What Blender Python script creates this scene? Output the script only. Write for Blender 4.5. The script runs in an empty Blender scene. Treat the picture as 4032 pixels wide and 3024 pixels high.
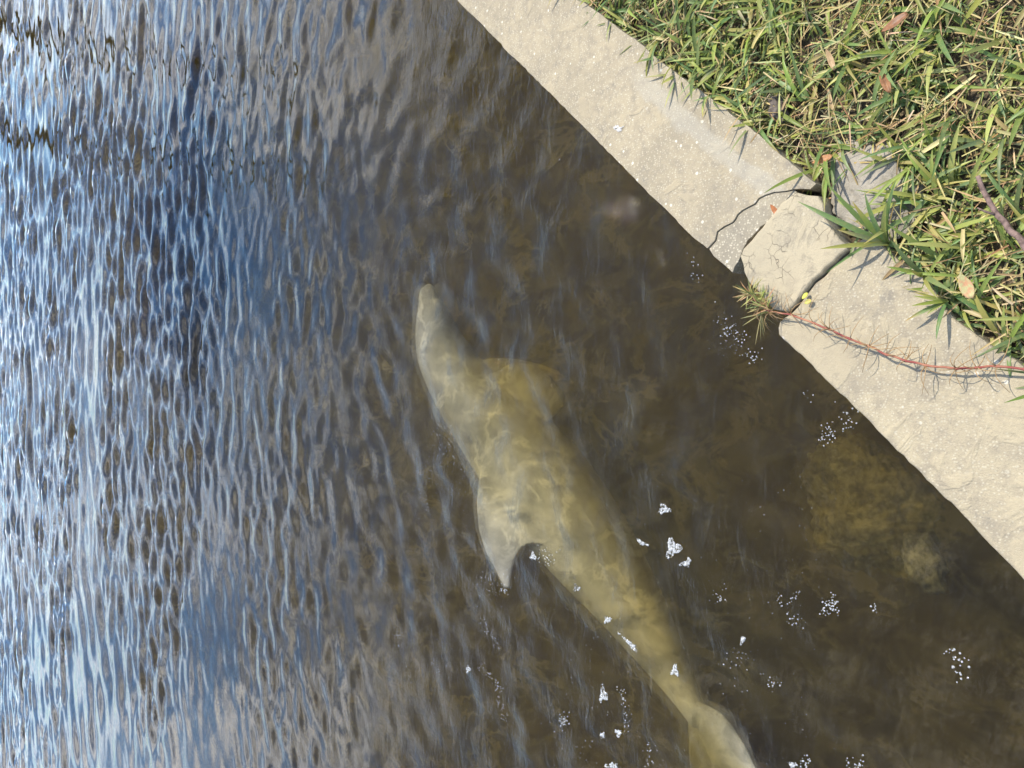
import bpy, bmesh, math, random
import numpy as np
from mathutils import Vector, Matrix, noise as mnoise

random.seed(7)
rng = np.random.default_rng(7)
S = bpy.context.scene
COL = S.collection

# ------------------------------------------------------------------ camera
PITCH = math.radians(39.0)          # looking down; the phone was held on its side (world up = picture left)
EYE = Vector((0.0, 0.0, 1.8))
FPX = 2946.0                        # focal length in pixels of the 4032 px wide photograph
FWD = Vector((0, math.cos(PITCH), -math.sin(PITCH)))
UPV = Vector((0, math.sin(PITCH), math.cos(PITCH)))
cam = bpy.data.cameras.new('camera')
cam.sensor_width = 36.0
cam.lens = 36.0 * FPX / 4032.0
cam.clip_start = 0.05
cam.clip_end = 2000
camo = bpy.data.objects.new('camera', cam)
COL.objects.link(camo)
m = Matrix.Identity(4)
m.col[0][:3] = -UPV
m.col[1][:3] = (1, 0, 0)
m.col[2][:3] = -FWD
m.col[3][:3] = EYE
camo.matrix_world = m
S.camera = camo

# ------------------------------------------------------------------ sky, sun, exposure
SUN_AZ, SUN_EL = math.radians(65), math.radians(58)
SUNV = Vector((math.sin(SUN_AZ) * math.cos(SUN_EL), math.cos(SUN_AZ) * math.cos(SUN_EL), math.sin(SUN_EL)))
W = bpy.data.worlds.new('World')
S.world = W
W.use_nodes = True
nt = W.node_tree
nt.nodes.clear()
wo = nt.nodes.new('ShaderNodeOutputWorld')
bg = nt.nodes.new('ShaderNodeBackground')
bg.inputs[1].default_value = 0.15
sky = nt.nodes.new('ShaderNodeTexSky')
sky.sky_type = 'NISHITA'
sky.sun_disc = False
sky.sun_elevation = SUN_EL
sky.sun_rotation = SUN_AZ
sky.dust_density = 0.5
sky.air_density = 1.0
sky.ozone_density = 4.0
tc = nt.nodes.new('ShaderNodeTexCoord')
sep = nt.nodes.new('ShaderNodeSeparateXYZ')
nt.links.new(tc.outputs['Generated'], sep.inputs[0])
def wmath(op, a, b=None, clamp=False):
    n = nt.nodes.new('ShaderNodeMath')
    n.operation = op
    n.use_clamp = clamp
    for i, v in enumerate((a, b)):
        if v is None:
            continue
        if isinstance(v, (int, float)):
            n.inputs[i].default_value = v
        else:
            nt.links.new(v, n.inputs[i])
    return n.outputs[0]
zz = wmath('ADD', wmath('MAXIMUM', sep.outputs[2], 0.0), 0.12)
comb = nt.nodes.new('ShaderNodeCombineXYZ')
nt.links.new(wmath('DIVIDE', sep.outputs[0], zz), comb.inputs[0])
nt.links.new(wmath('DIVIDE', sep.outputs[1], zz), comb.inputs[1])
cn = nt.nodes.new('ShaderNodeTexNoise')
cn.inputs['Scale'].default_value = 1.9
cn.inputs['Detail'].default_value = 8
cn.inputs['Roughness'].default_value = 0.6
cn.inputs['Distortion'].default_value = 0.4
nt.links.new(comb.outputs[0], cn.inputs['Vector'])
cr = nt.nodes.new('ShaderNodeValToRGB')
cr.color_ramp.elements[0].position = 0.515
cr.color_ramp.elements[1].position = 0.575
nt.links.new(cn.outputs['Fac'], cr.inputs[0])
mx = nt.nodes.new('ShaderNodeMix')
mx.data_type = 'RGBA'
nt.links.new(cr.outputs[0], mx.inputs[0])
hs = nt.nodes.new('ShaderNodeHueSaturation')
hs.inputs['Saturation'].default_value = 1.25
nt.links.new(sky.outputs[0], hs.inputs['Color'])
nt.links.new(hs.outputs[0], mx.inputs[6])
mx.inputs[7].default_value = (9.6, 9.8, 10.4, 1)      # sunlit cloud
nt.links.new(mx.outputs[2], bg.inputs[0])
nt.links.new(bg.outputs[0], wo.inputs[0])

sl = bpy.data.lights.new('sun', 'SUN')
sl.energy = 3.9
sl.angle = math.radians(0.53)
sl.color = (1.0, 0.95, 0.86)
so = bpy.data.objects.new('sun', sl)
COL.objects.link(so)
so.rotation_euler = (-SUNV).to_track_quat('-Z', 'Y').to_euler()
so.location = SUNV * 30

S.view_settings.view_transform = 'Standard'
S.view_settings.look = 'None'
S.view_settings.exposure = 0.6
S.view_settings.gamma = 1
S.view_settings.use_curve_mapping = False
cy = S.cycles
cy.use_denoising = True
cy.max_bounces = 8
cy.transparent_max_bounces = 12
cy.volume_bounces = 1
cy.glossy_bounces = 3
cy.sample_clamp_indirect = 6
cy.caustics_reflective = False
cy.caustics_refractive = False

# ------------------------------------------------------------------ helpers
def at(px, py, z):
    """world point on the horizontal plane z under a pixel of the 4032x3024 photograph"""
    d = FPX * FWD + (2016 - px) * UPV + Vector((1512 - py, 0, 0))
    return EYE + d * ((z - EYE.z) / d.z)

def tag(o, label=None, cat=None, group=None, kind=None):
    for k, v in (('label', label), ('category', cat), ('group', group), ('kind', kind)):
        if v:
            o[k] = v
    return o

def link(name, me, mat=None, parent=None, smooth=True):
    o = bpy.data.objects.new(name, me)
    COL.objects.link(o)
    if mat is not None:
        me.materials.append(mat)
    if smooth:
        me.polygons.foreach_set('use_smooth', np.ones(len(me.polygons), dtype=bool))
    if parent is not None:
        o.parent = parent
    return o

def pydata(name, verts, faces):
    me = bpy.data.meshes.new(name)
    me.from_pydata([tuple(v) for v in verts], [], faces)
    me.update()
    return me

def empty(name, loc):
    o = bpy.data.objects.new(name, None)
    COL.objects.link(o)
    o.location = loc
    o.empty_display_size = 0.02
    return o

class NT:
    """small node-tree builder"""
    def __init__(self, name):
        self.m = bpy.data.materials.new(name)
        self.m.use_nodes = True
        self.t = self.m.node_tree
        self.t.nodes.clear()
        self.out = self.t.nodes.new('ShaderNodeOutputMaterial')
    def n(self, typ, ins=None, **props):
        nd = self.t.nodes.new('ShaderNode' + typ)
        for k, v in props.items():
            setattr(nd, k, v)
        for k, v in (ins or {}).items():
            if isinstance(v, bpy.types.NodeSocket):
                self.t.links.new(v, nd.inputs[k])
            else:
                nd.inputs[k].default_value = v
        return nd
    def math(self, op, a, b=0.0, clamp=False):
        return self.n('Math', {0: a, 1: b}, operation=op, use_clamp=clamp).outputs[0]
    def mix(self, fac, a, b):
        nd = self.n('Mix', data_type='RGBA')
        for i, v in ((0, fac), (6, a), (7, b)):
            if isinstance(v, bpy.types.NodeSocket):
                self.t.links.new(v, nd.inputs[i])
            else:
                nd.inputs[i].default_value = (*v, 1) if isinstance(v, tuple) and len(v) == 3 else v
        return nd.outputs[2]
    def ramp(self, fac, p0, p1):
        return self.n('MapRange', {'Value': fac, 'From Min': p0, 'From Max': p1}, interpolation_type='SMOOTHSTEP').outputs[0]
    def noise(self, vec, scale, detail=4, rough=0.55, dist=0.0):
        return self.n('TexNoise', {'Vector': vec, 'Scale': scale, 'Detail': detail, 'Roughness': rough, 'Distortion': dist}).outputs['Fac']
    def pos(self):
        return self.n('NewGeometry').outputs['Position']
    def surf(self, sh):
        self.t.links.new(sh, self.out.inputs['Surface'])
    def vol(self, sh):
        self.t.links.new(sh, self.out.inputs['Volume'])

# ------------------------------------------------------------------ the seawall line in the world
E_AL = Vector((0.7021, 0.7121, 0))            # along the wall, away from the camera
N_LAND = Vector((0.7121, -0.7021, 0))         # from the water towards the lawn
ZCAP = 0.55
W_OR = at(3466, 1712, ZCAP)                   # a point of the water edge
def wall_sd(p):
    q = Vector(p) - W_OR
    return q.dot(E_AL), q.dot(N_LAND)
def wall_pt(s, d, z):
    return Vector((W_OR.x, W_OR.y, 0)) + E_AL * s + N_LAND * d + Vector((0, 0, z))

# ------------------------------------------------------------------ materials
def concrete_mat(name, base, grey, smooth_amt=0.5, aggregate=1.0, craze=0.0, seed=0.0, smear=False):
    k = NT(name)
    P = k.n('VectorMath', {0: k.pos(), 1: (seed, seed * 1.7, 0)}, operation='ADD').outputs[0]
    big = k.noise(P, 7.0, 5, 0.6, 0.6)
    mid = k.noise(P, 38.0, 5, 0.65)
    fine = k.noise(P, 420.0, 3, 0.7)
    patch = k.ramp(k.noise(P, 11.0, 4, 0.55, 0.8), 0.58 - 0.12 * smooth_amt, 0.66 - 0.12 * smooth_amt)  # 1 = smooth cement skin
    c = k.mix(k.ramp(big, 0.35, 0.68), base, grey)
    c = k.mix(k.math('MULTIPLY', k.ramp(mid, 0.44, 0.68), 0.6), c, (0.24, 0.205, 0.15))
    c = k.mix(k.math('MULTIPLY', k.ramp(k.noise(P, 16.0, 6, 0.75), 0.54, 0.72), 0.55), c, (0.17, 0.155, 0.13))
    c = k.mix(k.math('MULTIPLY', patch, 0.45), c, (base[0] * 1.05, base[1] * 1.04, base[2] * 1.02))
    # sand grains
    v1 = k.n('TexVoronoi', {'Vector': P, 'Scale': 210.0})
    grains = k.math('MULTIPLY', k.ramp(v1.outputs['Distance'], 0.55, 0.15), k.math('SUBTRACT', 1.0, k.math('MULTIPLY', patch, 0.75)))
    gcol = k.n('SeparateColor', {0: v1.outputs['Color']}).outputs[0]
    c = k.mix(k.math('MULTIPLY', grains, k.math('MULTIPLY', k.ramp(gcol, 0.15, 0.85), 0.8 * aggregate)), c, (0.50, 0.44, 0.32))
    c = k.mix(k.math('MULTIPLY', k.ramp(fine, 0.54, 0.70), k.math('SUBTRACT', 0.55, k.math('MULTIPLY', patch, 0.4))), c, (0.20, 0.17, 0.125))
    # shell chips
    v2 = k.n('TexVoronoi', {'Vector': P, 'Scale': 75.0, 'Randomness': 1.0})
    chip = k.math('MULTIPLY', k.ramp(v2.outputs['Distance'], 0.30, 0.20),
                  k.ramp(k.n('SeparateColor', {0: v2.outputs['Color']}).outputs[1], 0.90, 0.93))
    chip = k.math('MULTIPLY', chip, k.math('SUBTRACT', 1.0, k.math('MULTIPLY', patch, 0.8)))
    c = k.mix(k.math('MULTIPLY', chip, aggregate, clamp=True), c, (0.58, 0.53, 0.42))
    if smear:
        q = k.n('VectorMath', {0: k.pos(), 1: tuple(W_OR)}, operation='SUBTRACT').outputs[0]
        dd = k.n('VectorMath', {0: q, 1: tuple(N_LAND)}, operation='DOT_PRODUCT').outputs['Value']
        sd = k.n('VectorMath', {0: q, 1: tuple(E_AL)}, operation='DOT_PRODUCT').outputs['Value']
        dd = k.math('ADD', dd, k.math('MULTIPLY', k.math('SUBTRACT', k.noise(P, 14.0, 4), 0.5), 0.05))
        band = k.math('MULTIPLY', k.math('MULTIPLY', k.ramp(dd, 0.142, 0.158), k.ramp(dd, 0.196, 0.182)), k.math('MULTIPLY', k.ramp(sd, 0.36, 0.44), k.ramp(sd, 0.98, 0.84)))
        c = k.mix(k.math('MULTIPLY', band, 0.45), c, (0.38, 0.35, 0.28))
        stain = k.math('MULTIPLY', k.ramp(sd, 0.62, 0.42), k.ramp(k.noise(P, 22.0, 5, 0.7), 0.44, 0.64))
        c = k.mix(k.math('MULTIPLY', stain, 0.45), c, (0.15, 0.135, 0.12))
    h = k.math('ADD', k.math('MULTIPLY', fine, 0.7), k.math('MULTIPLY', mid, 1.0))
    h = k.math('ADD', h, k.math('MULTIPLY', grains, 0.2))
    h = k.math('ADD', h, k.math('MULTIPLY', patch, 1.0))
    if craze:
        wv = k.n('VectorMath', {0: P, 1: k.n('VectorMath', {0: k.n('TexNoise', {'Vector': P, 'Scale': 40.0}).outputs['Color'], 'Scale': 0.02}, operation='SCALE').outputs[0]}, operation='ADD').outputs[0]
        v3 = k.n('TexVoronoi', {'Vector': wv, 'Scale': 42.0}, feature='DISTANCE_TO_EDGE')
        line = k.math('MULTIPLY', k.ramp(v3.outputs['Distance'], 0.022, 0.004), k.ramp(k.noise(P, 14.0, 2), 0.47, 0.58))
        c = k.mix(k.math('MULTIPLY', line, 0.35 * craze), c, (0.20, 0.15, 0.10))
        h = k.math('SUBTRACT', h, k.math('MULTIPLY', line, 1.6))
    bp = k.n('Bump', {'Height': h, 'Strength': 0.8, 'Distance': 0.0022})
    b = k.n('BsdfPrincipled', {'Base Color': c, 'Roughness': 0.88, 'Normal': bp.outputs[0], 'Specular IOR Level': 0.25})
    k.surf(b.outputs[0])
    return k.m

M_CAP = concrete_mat('cap_concrete', (0.375, 0.312, 0.205), (0.30, 0.252, 0.17), 0.0, 1.0, smear=True)
M_CAP2 = concrete_mat('cap_concrete_worn', (0.39, 0.327, 0.214), (0.32, 0.27, 0.185), 0.6, 0.8, seed=3.1)
M_SLAB = concrete_mat('slab_concrete', (0.41, 0.345, 0.23), (0.345, 0.297, 0.205), 1.2, 0.25, craze=1.0, seed=5.3)
M_WEDGE = concrete_mat('exposed_aggregate', (0.33, 0.285, 0.20), (0.27, 0.235, 0.17), -1.2, 1.5, seed=8.7)
M_LUMP = concrete_mat('grey_cement', (0.34, 0.30, 0.235), (0.24, 0.215, 0.17), 0.1, 0.15, seed=1.4)

def soil_mat():
    k = NT('soil')
    P = k.pos()
    c = k.mix(k.ramp(k.noise(P, 30, 5), 0.35, 0.7), (0.05, 0.038, 0.022), (0.15, 0.11, 0.06))
    c = k.mix(k.ramp(k.noise(P, 160, 4), 0.5, 0.7), c, (0.25, 0.19, 0.10))
    bp = k.n('Bump', {'Height': k.noise(P, 120, 6, 0.7), 'Strength': 1.0, 'Distance': 0.01})
    k.surf(k.n('BsdfPrincipled', {'Base Color': c, 'Roughness': 0.95, 'Normal': bp.outputs[0]}).outputs[0])
    return k.m
M_SOIL = soil_mat()

def leaf_mat(name, gloss=0.35, transl=0.3):
    """colour comes from the per-blade colour attribute 'tint'"""
    k = NT(name)
    a = k.n('Attribute', attribute_name='tint')
    P = k.pos()
    c = k.mix(k.math('MULTIPLY', k.ramp(k.noise(P, 130, 3), 0.45, 0.7), 0.35), a.outputs['Color'], (0.33, 0.30, 0.09))
    pb = k.n('BsdfPrincipled', {'Base Color': c, 'Roughness': 0.42, 'Specular IOR Level': gloss})
    tr = k.n('BsdfTranslucent', {'Color': c})
    ms = k.n('MixShader', {0: transl, 1: pb.outputs[0], 2: tr.outputs[0]})
    k.surf(ms.outputs[0])
    return k.m
M_BLADE = leaf_mat('grass_blade')
M_STRAW = leaf_mat('dry_straw', 0.2, 0.15)

def plain_mat(name, col, rough=0.6, spec=0.4, var=0.35, scale=60.0, col2=None, bump=0.0, bscale=120.0):
    k = NT(name)
    P = k.pos()
    c2 = col2 or tuple(x * (1 - var) for x in col)
    c = k.mix(k.ramp(k.noise(P, scale, 4), 0.38, 0.66), col, c2)
    ins = {'Base Color': c, 'Roughness': rough, 'Specular IOR Level': spec}
    if bump:
        ins['Normal'] = k.n('Bump', {'Height': k.noise(P, bscale, 5), 'Strength': 1.0, 'Distance': bump}).outputs[0]
    k.surf(k.n('BsdfPrincipled', ins).outputs[0])
    return k.m

def water_mat():
    k = NT('canal_water')
    P = k.pos()
    # capillary ripples: crests lie across the canal view (along world X)
    st = k.n('Mapping', {'Vector': P, 'Location': (7.3, 3.9, 1.0), 'Scale': (0.45, 1.0, 1.0), 'Rotation': (0, 0, 0.12)}).outputs[0]
    n1 = k.noise(st, 26.0, 3, 0.55, 0.7)
    n2 = k.noise(st, 75.0, 3, 0.6, 1.2)
    n3 = k.noise(P, 190.0, 2, 0.5, 0.6)
    y = k.n('SeparateXYZ', {0: P}).outputs[1]
    far = k.ramp(y, 1.7, 3.6)
    h = k.math('ADD', k.math('MULTIPLY', n1, k.math('SUBTRACT', 0.0054, k.math('MULTIPLY', far, 0.0047))), k.math('MULTIPLY', n2, k.math('SUBTRACT', 0.0015, k.math('MULTIPLY', far, 0.0013))))
    h = k.math('ADD', h, k.math('MULTIPLY', n3, k.math('SUBTRACT', 0.0002, k.math('MULTIPLY', far, 0.00015))))
    bp = k.n('Bump', {'Height': h, 'Strength': 1.0, 'Distance': 1.0})
    fr = k.n('Fresnel', {'IOR': 1.345, 'Normal': bp.outputs[0]})
    gl = k.n('BsdfGlossy', {'Color': (1, 1, 1, 1), 'Roughness': 0.03, 'Normal': bp.outputs[0]})
    # caustics painted into the transparency colour: a warped net of bright lines
    def caustic_ridge(scale, dist, width):
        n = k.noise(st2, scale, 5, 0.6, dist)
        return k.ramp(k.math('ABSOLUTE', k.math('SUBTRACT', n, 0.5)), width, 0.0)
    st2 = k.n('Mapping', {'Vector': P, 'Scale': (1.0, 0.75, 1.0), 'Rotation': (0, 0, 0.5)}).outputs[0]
    net = k.math('MULTIPLY', k.math('MULTIPLY', caustic_ridge(6.0, 0.4, 0.06), 0.85), k.ramp(k.noise(P, 4.0, 2), 0.42, 0.60))
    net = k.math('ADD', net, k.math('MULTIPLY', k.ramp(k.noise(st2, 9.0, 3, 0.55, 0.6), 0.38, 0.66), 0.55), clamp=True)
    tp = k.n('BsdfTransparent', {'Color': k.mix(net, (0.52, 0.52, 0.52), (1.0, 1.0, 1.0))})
    rf = k.n('BsdfRefraction', {'Color': (1, 1, 1, 1), 'Roughness': 0.22, 'IOR': 1.12, 'Normal': bp.outputs[0]})
    rg = k.n('BsdfRefraction', {'Color': (1, 1, 1, 1), 'Roughness': 0.22, 'IOR': 0.90, 'Normal': bp.outputs[0]})
    rr = k.n('MixShader', {0: 0.5, 1: rf.outputs[0], 2: rg.outputs[0]})
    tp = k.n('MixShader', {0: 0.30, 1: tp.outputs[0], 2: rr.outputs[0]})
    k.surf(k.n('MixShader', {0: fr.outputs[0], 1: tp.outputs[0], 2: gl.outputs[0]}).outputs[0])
    # murky tea-brown water
    ab = k.n('VolumeAbsorption', {'Color': (0.725, 0.605, 0.0, 1), 'Density': 2.7})
    sc = k.n('VolumeScatter', {'Color': (0.92, 0.87, 0.44, 1), 'Density': 0.40, 'Anisotropy': 0.0})
    k.vol(k.n('AddShader', {0: ab.outputs[0], 1: sc.outputs[0]}).outputs[0])
    return k.m
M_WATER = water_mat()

def bubble_mat():
    k = NT('foam_bubble')
    d = k.n('BsdfPrincipled', {'Base Color': (0.68, 0.69, 0.68, 1), 'Roughness': 0.10, 'Specular IOR Level': 0.9})
    tp = k.n('BsdfTransparent')
    k.surf(k.n('MixShader', {0: 0.6, 1: d.outputs[0], 2: tp.outputs[0]}).outputs[0])
    return k.m
M_BUBBLE = bubble_mat()

# ------------------------------------------------------------------ water body
def build_water():
    nth, ratio = 600, 0.0058
    r0, r1 = 0.30, 130.0
    nr = int(math.log(r1 / r0) / ratio)
    r = r0 * np.exp(np.arange(nr) * ratio)
    th = np.radians(np.linspace(-138, 62, nth))
    R, T = np.meshgrid(r, th, indexing='ij')
    X, Y = R * np.sin(T), R * np.cos(T)
    dw = -((X - W_OR.x) * N_LAND.x + (Y - W_OR.y) * N_LAND.y)       # distance out from the wall
    sst = lambda a, b, v: (lambda t: t * t * (3 - 2 * t))(np.clip((v - a) / (b - a), 0, 1))
    far = sst(2.6, 7.0, Y)
    H = np.zeros_like(X); DX = np.zeros_like(X); DY = np.zeros_like(X)
    cell = np.maximum(R * ratio, R * 0.0058)
    g = np.random.default_rng(23)
    # slow patchiness of the wind ripples
    patch = np.zeros_like(X)
    for _ in range(14):
        l = g.uniform(1.5, 7); a = g.uniform(0, 2 * np.pi)
        patch += np.sin(2 * np.pi / l * (0.5 * X * np.cos(a) + Y * np.sin(a)) + g.uniform(0, 6.28))
    patch = 0.85 + 0.7 * np.tanh(patch / 2.0)
    nc = 76
    for i in range(nc):
        lam = 0.075 * (2.6 / 0.075) ** (i / (nc - 1))
        ang = g.normal(0.05, 0.58 if lam < 0.2 else 0.42)
        kx, ky = np.sin(ang), np.cos(ang)
        s = (0.056 if lam < 0.16 else 0.068 if lam < 0.4 else 0.076) * (0.5 + 0.8 * g.random())
        amp = s * lam / (2 * np.pi)
        near = 0.10 if lam < 0.16 else 0.12
        A = amp * (near + (1 - near) * far) * (patch if lam < 0.5 else 1.0)
        A = A * sst(2.0, 4.0, lam / cell) / (1 + (lam / (0.05 * np.maximum(Y, 5.5))) ** 2.5)
        ph = 2 * np.pi / lam * (kx * X + ky * Y) + g.uniform(0, 6.28)
        H += A * np.sin(ph)
        q = 0.75 * A * np.cos(ph)
        DX += q * kx; DY += q * ky
    # turbulence stirred up by the animal: small waves in every direction
    g = np.random.default_rng(41)
    stir = np.exp(-(((X + 0.35) / 1.1) ** 2 + ((Y - 2.0) / 1.0) ** 2))
    for i in range(46):
        lam = g.uniform(0.05, 0.30)
        ang = g.uniform(0, 2 * np.pi)
        A = 0.022 * lam / (2 * np.pi) * (0.45 + 1.1 * stir) * (1 - 0.7 * far) * sst(2.0, 4.0, lam / cell)
        wob = 0.6 * np.sin(2.3 * X * np.cos(ang + 1) + 3.1 * Y * np.sin(ang) + i)
        H += A * np.sin(2 * np.pi / lam * (np.sin(ang) * X + np.cos(ang) * Y) + wob * 2 + g.uniform(0, 6.28))
    # bow ripples in front of the snout and rings round fin and flukes
    for (px, py, a0, lam, dec) in ((1640, 1090, 0.0014, 0.085, 0.26), (2860, 2900, 0.0035, 0.09, 0.30), (2130, 1440, 0.0025, 0.08, 0.22)):
        c = at(px, py, 0)
        d = np.sqrt((X - c.x) ** 2 + (Y - c.y) ** 2)
        H += a0 * np.exp(-d / dec) * np.cos(2 * np.pi * d / lam)
    # wake: swells running off both flanks of the animal, crests along its body
    ax, ay = -0.67, -0.74
    qx, qy = X + 0.25, Y - 2.35
    along, across = qx * ax + qy * ay, qx * -ay + qy * ax
    for i in range(16):
        lam = g.uniform(0.10, 0.34)
        tilt = g.normal(0, 0.35) * 1.0
        env = np.exp(-(np.abs(across) / 1.1) ** 2) * sst(-1.5, -0.7, along) * sst(-0.05, 0.12, np.abs(across) - 0.02)
        ph = 2 * np.pi / lam * (np.cos(tilt) * (np.abs(across) + 0.25 * np.abs(along)) + np.sin(tilt) * along) + 1.6 * np.sin(3.0 * along + i) + 1.2 * np.sin(5.1 * across + 2 * i)
        H += 0.030 * lam / (2 * np.pi) * env * np.sin(ph + g.uniform(0, 6.28)) * (1 - far)
    flat = sst(-0.02, 0.25, dw)
    Z = H * (0.45 + 0.55 * flat)
    X2, Y2 = X - DX, Y - DY
    V = np.stack([X2, Y2, Z], -1).reshape(-1, 3)
    idx = np.arange(nr * nth).reshape(nr, nth)
    q = np.stack([idx[:-1, :-1], idx[:-1, 1:], idx[1:, 1:], idx[1:, :-1]], -1).reshape(-1, 4)
    # skirt and bed close the volume
    ring = np.concatenate([idx[:, 0], idx[-1, 1:], idx[::-1, -1][1:], idx[0, ::-1][1:-1]])
    n0 = len(V)
    low = V[ring].copy(); low[:, 2] = -2.6
    V = np.concatenate([V, low])
    nring = len(ring)
    j = np.arange(nring); j2 = (j + 1) % nring
    side = np.stack([ring[j], ring[j2], n0 + j2, n0 + j], -1)
    F = np.concatenate([q, side])
    me = bpy.data.meshes.new('water')
    me.vertices.add(len(V)); me.vertices.foreach_set('co', V.astype(np.float32).ravel())
    nq = len(F)
    me.loops.add(nq * 4 + nring)
    me.loops.foreach_set('vertex_index', np.concatenate([F.ravel(), (n0 + j)[::-1]]).astype(np.int32))
    me.polygons.add(nq + 1)
    me.polygons.foreach_set('loop_start', np.concatenate([np.arange(nq) * 4, [nq * 4]]).astype(np.int32))
    me.polygons.foreach_set('use_smooth', np.concatenate([np.ones(len(q)), np.zeros(nring + 1)]).astype(bool))
    me.update(calc_edges=True); me.validate()
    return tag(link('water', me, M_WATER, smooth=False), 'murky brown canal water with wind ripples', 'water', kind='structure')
build_water()

M_BED = plain_mat('canal_mud', (0.10, 0.085, 0.05), 0.95, 0.1)
bed = pydata('canal_bed', [(-140, -140, -2.45), (140, -140, -2.45), (140, 140, -2.45), (-140, 140, -2.45)], [(0, 1, 2, 3)])
tag(link('canal_bed', bed, M_BED), kind='structure')

# ------------------------------------------------------------------ lawn ground and far bank
def build_ground():
    ss = np.concatenate([np.linspace(-40, -1.5, 12), np.linspace(-1.4, 2.6, 90), np.linspace(2.8, 60, 16)])
    dd = np.concatenate([np.linspace(0.10, 1.4, 46), np.linspace(1.5, 60, 14)])
    V = []
    for s in ss:
        for d in dd:
            z = 0.512 + 0.012 * mnoise.noise((s * 6, d * 6, 3)) + 0.006 * mnoise.noise((s * 25, d * 25, 1))
            z -= 0.05 * max(0, 1 - (d - 0.10) / 0.10) if d < 0.2 else 0
            V.append(wall_pt(s, d, z))
    nd = len(dd)
    Fc = [(i * nd + k, i * nd + k + 1, (i + 1) * nd + k + 1, (i + 1) * nd + k) for i in range(len(ss) - 1) for k in range(nd - 1)]
    Fc = [f[::-1] for f in Fc]
    return tag(link('ground', pydata('ground', V, Fc), M_SOIL), 'dark soil of the lawn behind the seawall', 'ground', kind='structure')
build_ground()

# ------------------------------------------------------------------ seawall cap pieces
def z4(x, y): return (2700 + x * 0.452, 600 + y * 0.452)
def z7(x, y): return (3032 + x * 0.452, 700 + y * 0.452)

def rough_outline(pts, closed=True, step=0.012, amp=0.0015, seed=0):
    out = []
    n = len(pts)
    for i in range(n if closed else n - 1):
        a, b = pts[i], pts[(i + 1) % n]
        L = (b - a).length
        k = max(1, int(L / step)) if L < 1.2 else int(1.2 / step)
        for j in range(k):
            p = a.lerp(b, j / k)
            if i > 0 or j > 0:
                p = p + Vector((mnoise.noise((p.x * 60, p.y * 60, seed)), mnoise.noise((p.x * 60, p.y * 60, seed + 9)), 0)) * amp
                p = p + Vector((mnoise.noise((p.x * 14, p.y * 14, seed)), mnoise.noise((p.x * 14, p.y * 14, seed + 9)), 0)) * amp * 2.2
                p = p + Vector((mnoise.noise((p.x * 190, p.y * 190, seed)), mnoise.noise((p.x * 190, p.y * 190, seed + 9)), 0)) * amp * 0.8
            out.append(p)
    return out

def slab_object(name, outline, ztop, thick, mat, label, cat, bevel=0.006, tilt=(0, 0), amp=0.0015, seed=0, group=None):
    pts = rough_outline(outline, amp=amp, seed=seed)
    c = sum(pts, Vector()) / len(pts)
    bm = bmesh.new()
    vs = [bm.verts.new((p.x, p.y, ztop + tilt[0] * (p.x - c.x) + tilt[1] * (p.y - c.y))) for p in pts]
    f = bm.faces.new(vs)
    f.normal_update()
    if f.normal.z < 0:
        f.normal_flip()
    r = bmesh.ops.extrude_face_region(bm, geom=[f])
    low = [e for e in r['geom'] if isinstance(e, bmesh.types.BMVert)]
    for v in low:
        v.co.z -= thick
        n = Vector((mnoise.noise(v.co * 30), mnoise.noise(v.co * 30 + Vector((5, 5, 5))), 0)) * amp * 2
        v.co += n
    bm.faces.ensure_lookup_table()
    bmesh.ops.recalc_face_normals(bm, faces=bm.faces[:])
    top = [e for e in bm.edges if len(e.link_faces) == 2 and sorted(round(g.normal.z) for g in e.link_faces) == [0, 1]]
    bmesh.ops.bevel(bm, geom=top, offset=bevel, segments=3, profile=0.6, affect='EDGES', clamp_overlap=True)
    bmesh.ops.triangulate(bm, faces=[g for g in bm.faces if len(g.verts) > 4])
    me = bpy.data.meshes.new(name)
    bm.to_mesh(me); bm.free()
    o = link(name, me, mat, smooth=False)
    return tag(o, label, cat, group)

A3 = lambda p, z=ZCAP: at(p[0], p[1], z)
crack1 = [z4(*q) for q in ((1085, 318), (1000, 322), (930, 325), (860, 338), (760, 345), (690, 370), (640, 395), (605, 440), (560, 465), (500, 500), (450, 540), (430, 575), (405, 610), (330, 650), (275, 690), (258, 770), (190, 838))]
upper = [wall_pt(4.5, 0.0, 0), wall_pt(1.6, 0.0, 0)] + [A3(q) for q in ((1800, 0), (2250, 452), (2700, 905))]
upper += [A3(q) for q in crack1[::-1]]
upper += [A3(q) for q in ((3215, 722), (3120, 645), (3020, 560), (2921, 482), (2830, 410), (2700, 315), (2560, 207), (2420, 98), (2290, 0))] + [wall_pt(1.6, 0.218, 0), wall_pt(4.5, 0.218, 0)]
slab_object('seawall_cap', upper, ZCAP, 0.26, M_CAP, 'long speckled concrete seawall cap running up to the top edge above the crack', 'seawall', 0.002, amp=0.0016, seed=1, group='lengths of the concrete seawall cap')

wedge = [z4(*q) for q in ((960, 345), (930, 328), (860, 341), (761, 348), (692, 373), (642, 398), (608, 443), (563, 468), (503, 503), (453, 543), (433, 578), (408, 613), (333, 653), (278, 693), (262, 772), (195, 842), (235, 905), (300, 960), (360, 1010), (400, 1045), (415, 990), (445, 945), (462, 900), (486, 840), (530, 765), (590, 715), (640, 650), (690, 612), (770, 530), (845, 440), (905, 385))]
slab_object('concrete_wedge', [A3(q) for q in wedge], ZCAP - 0.0035, 0.25, M_WEDGE, 'rough wedge of broken concrete showing shell grit, sunk between the cap and the loose slab', 'concrete', 0.0015, amp=0.0016, seed=1)

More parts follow.
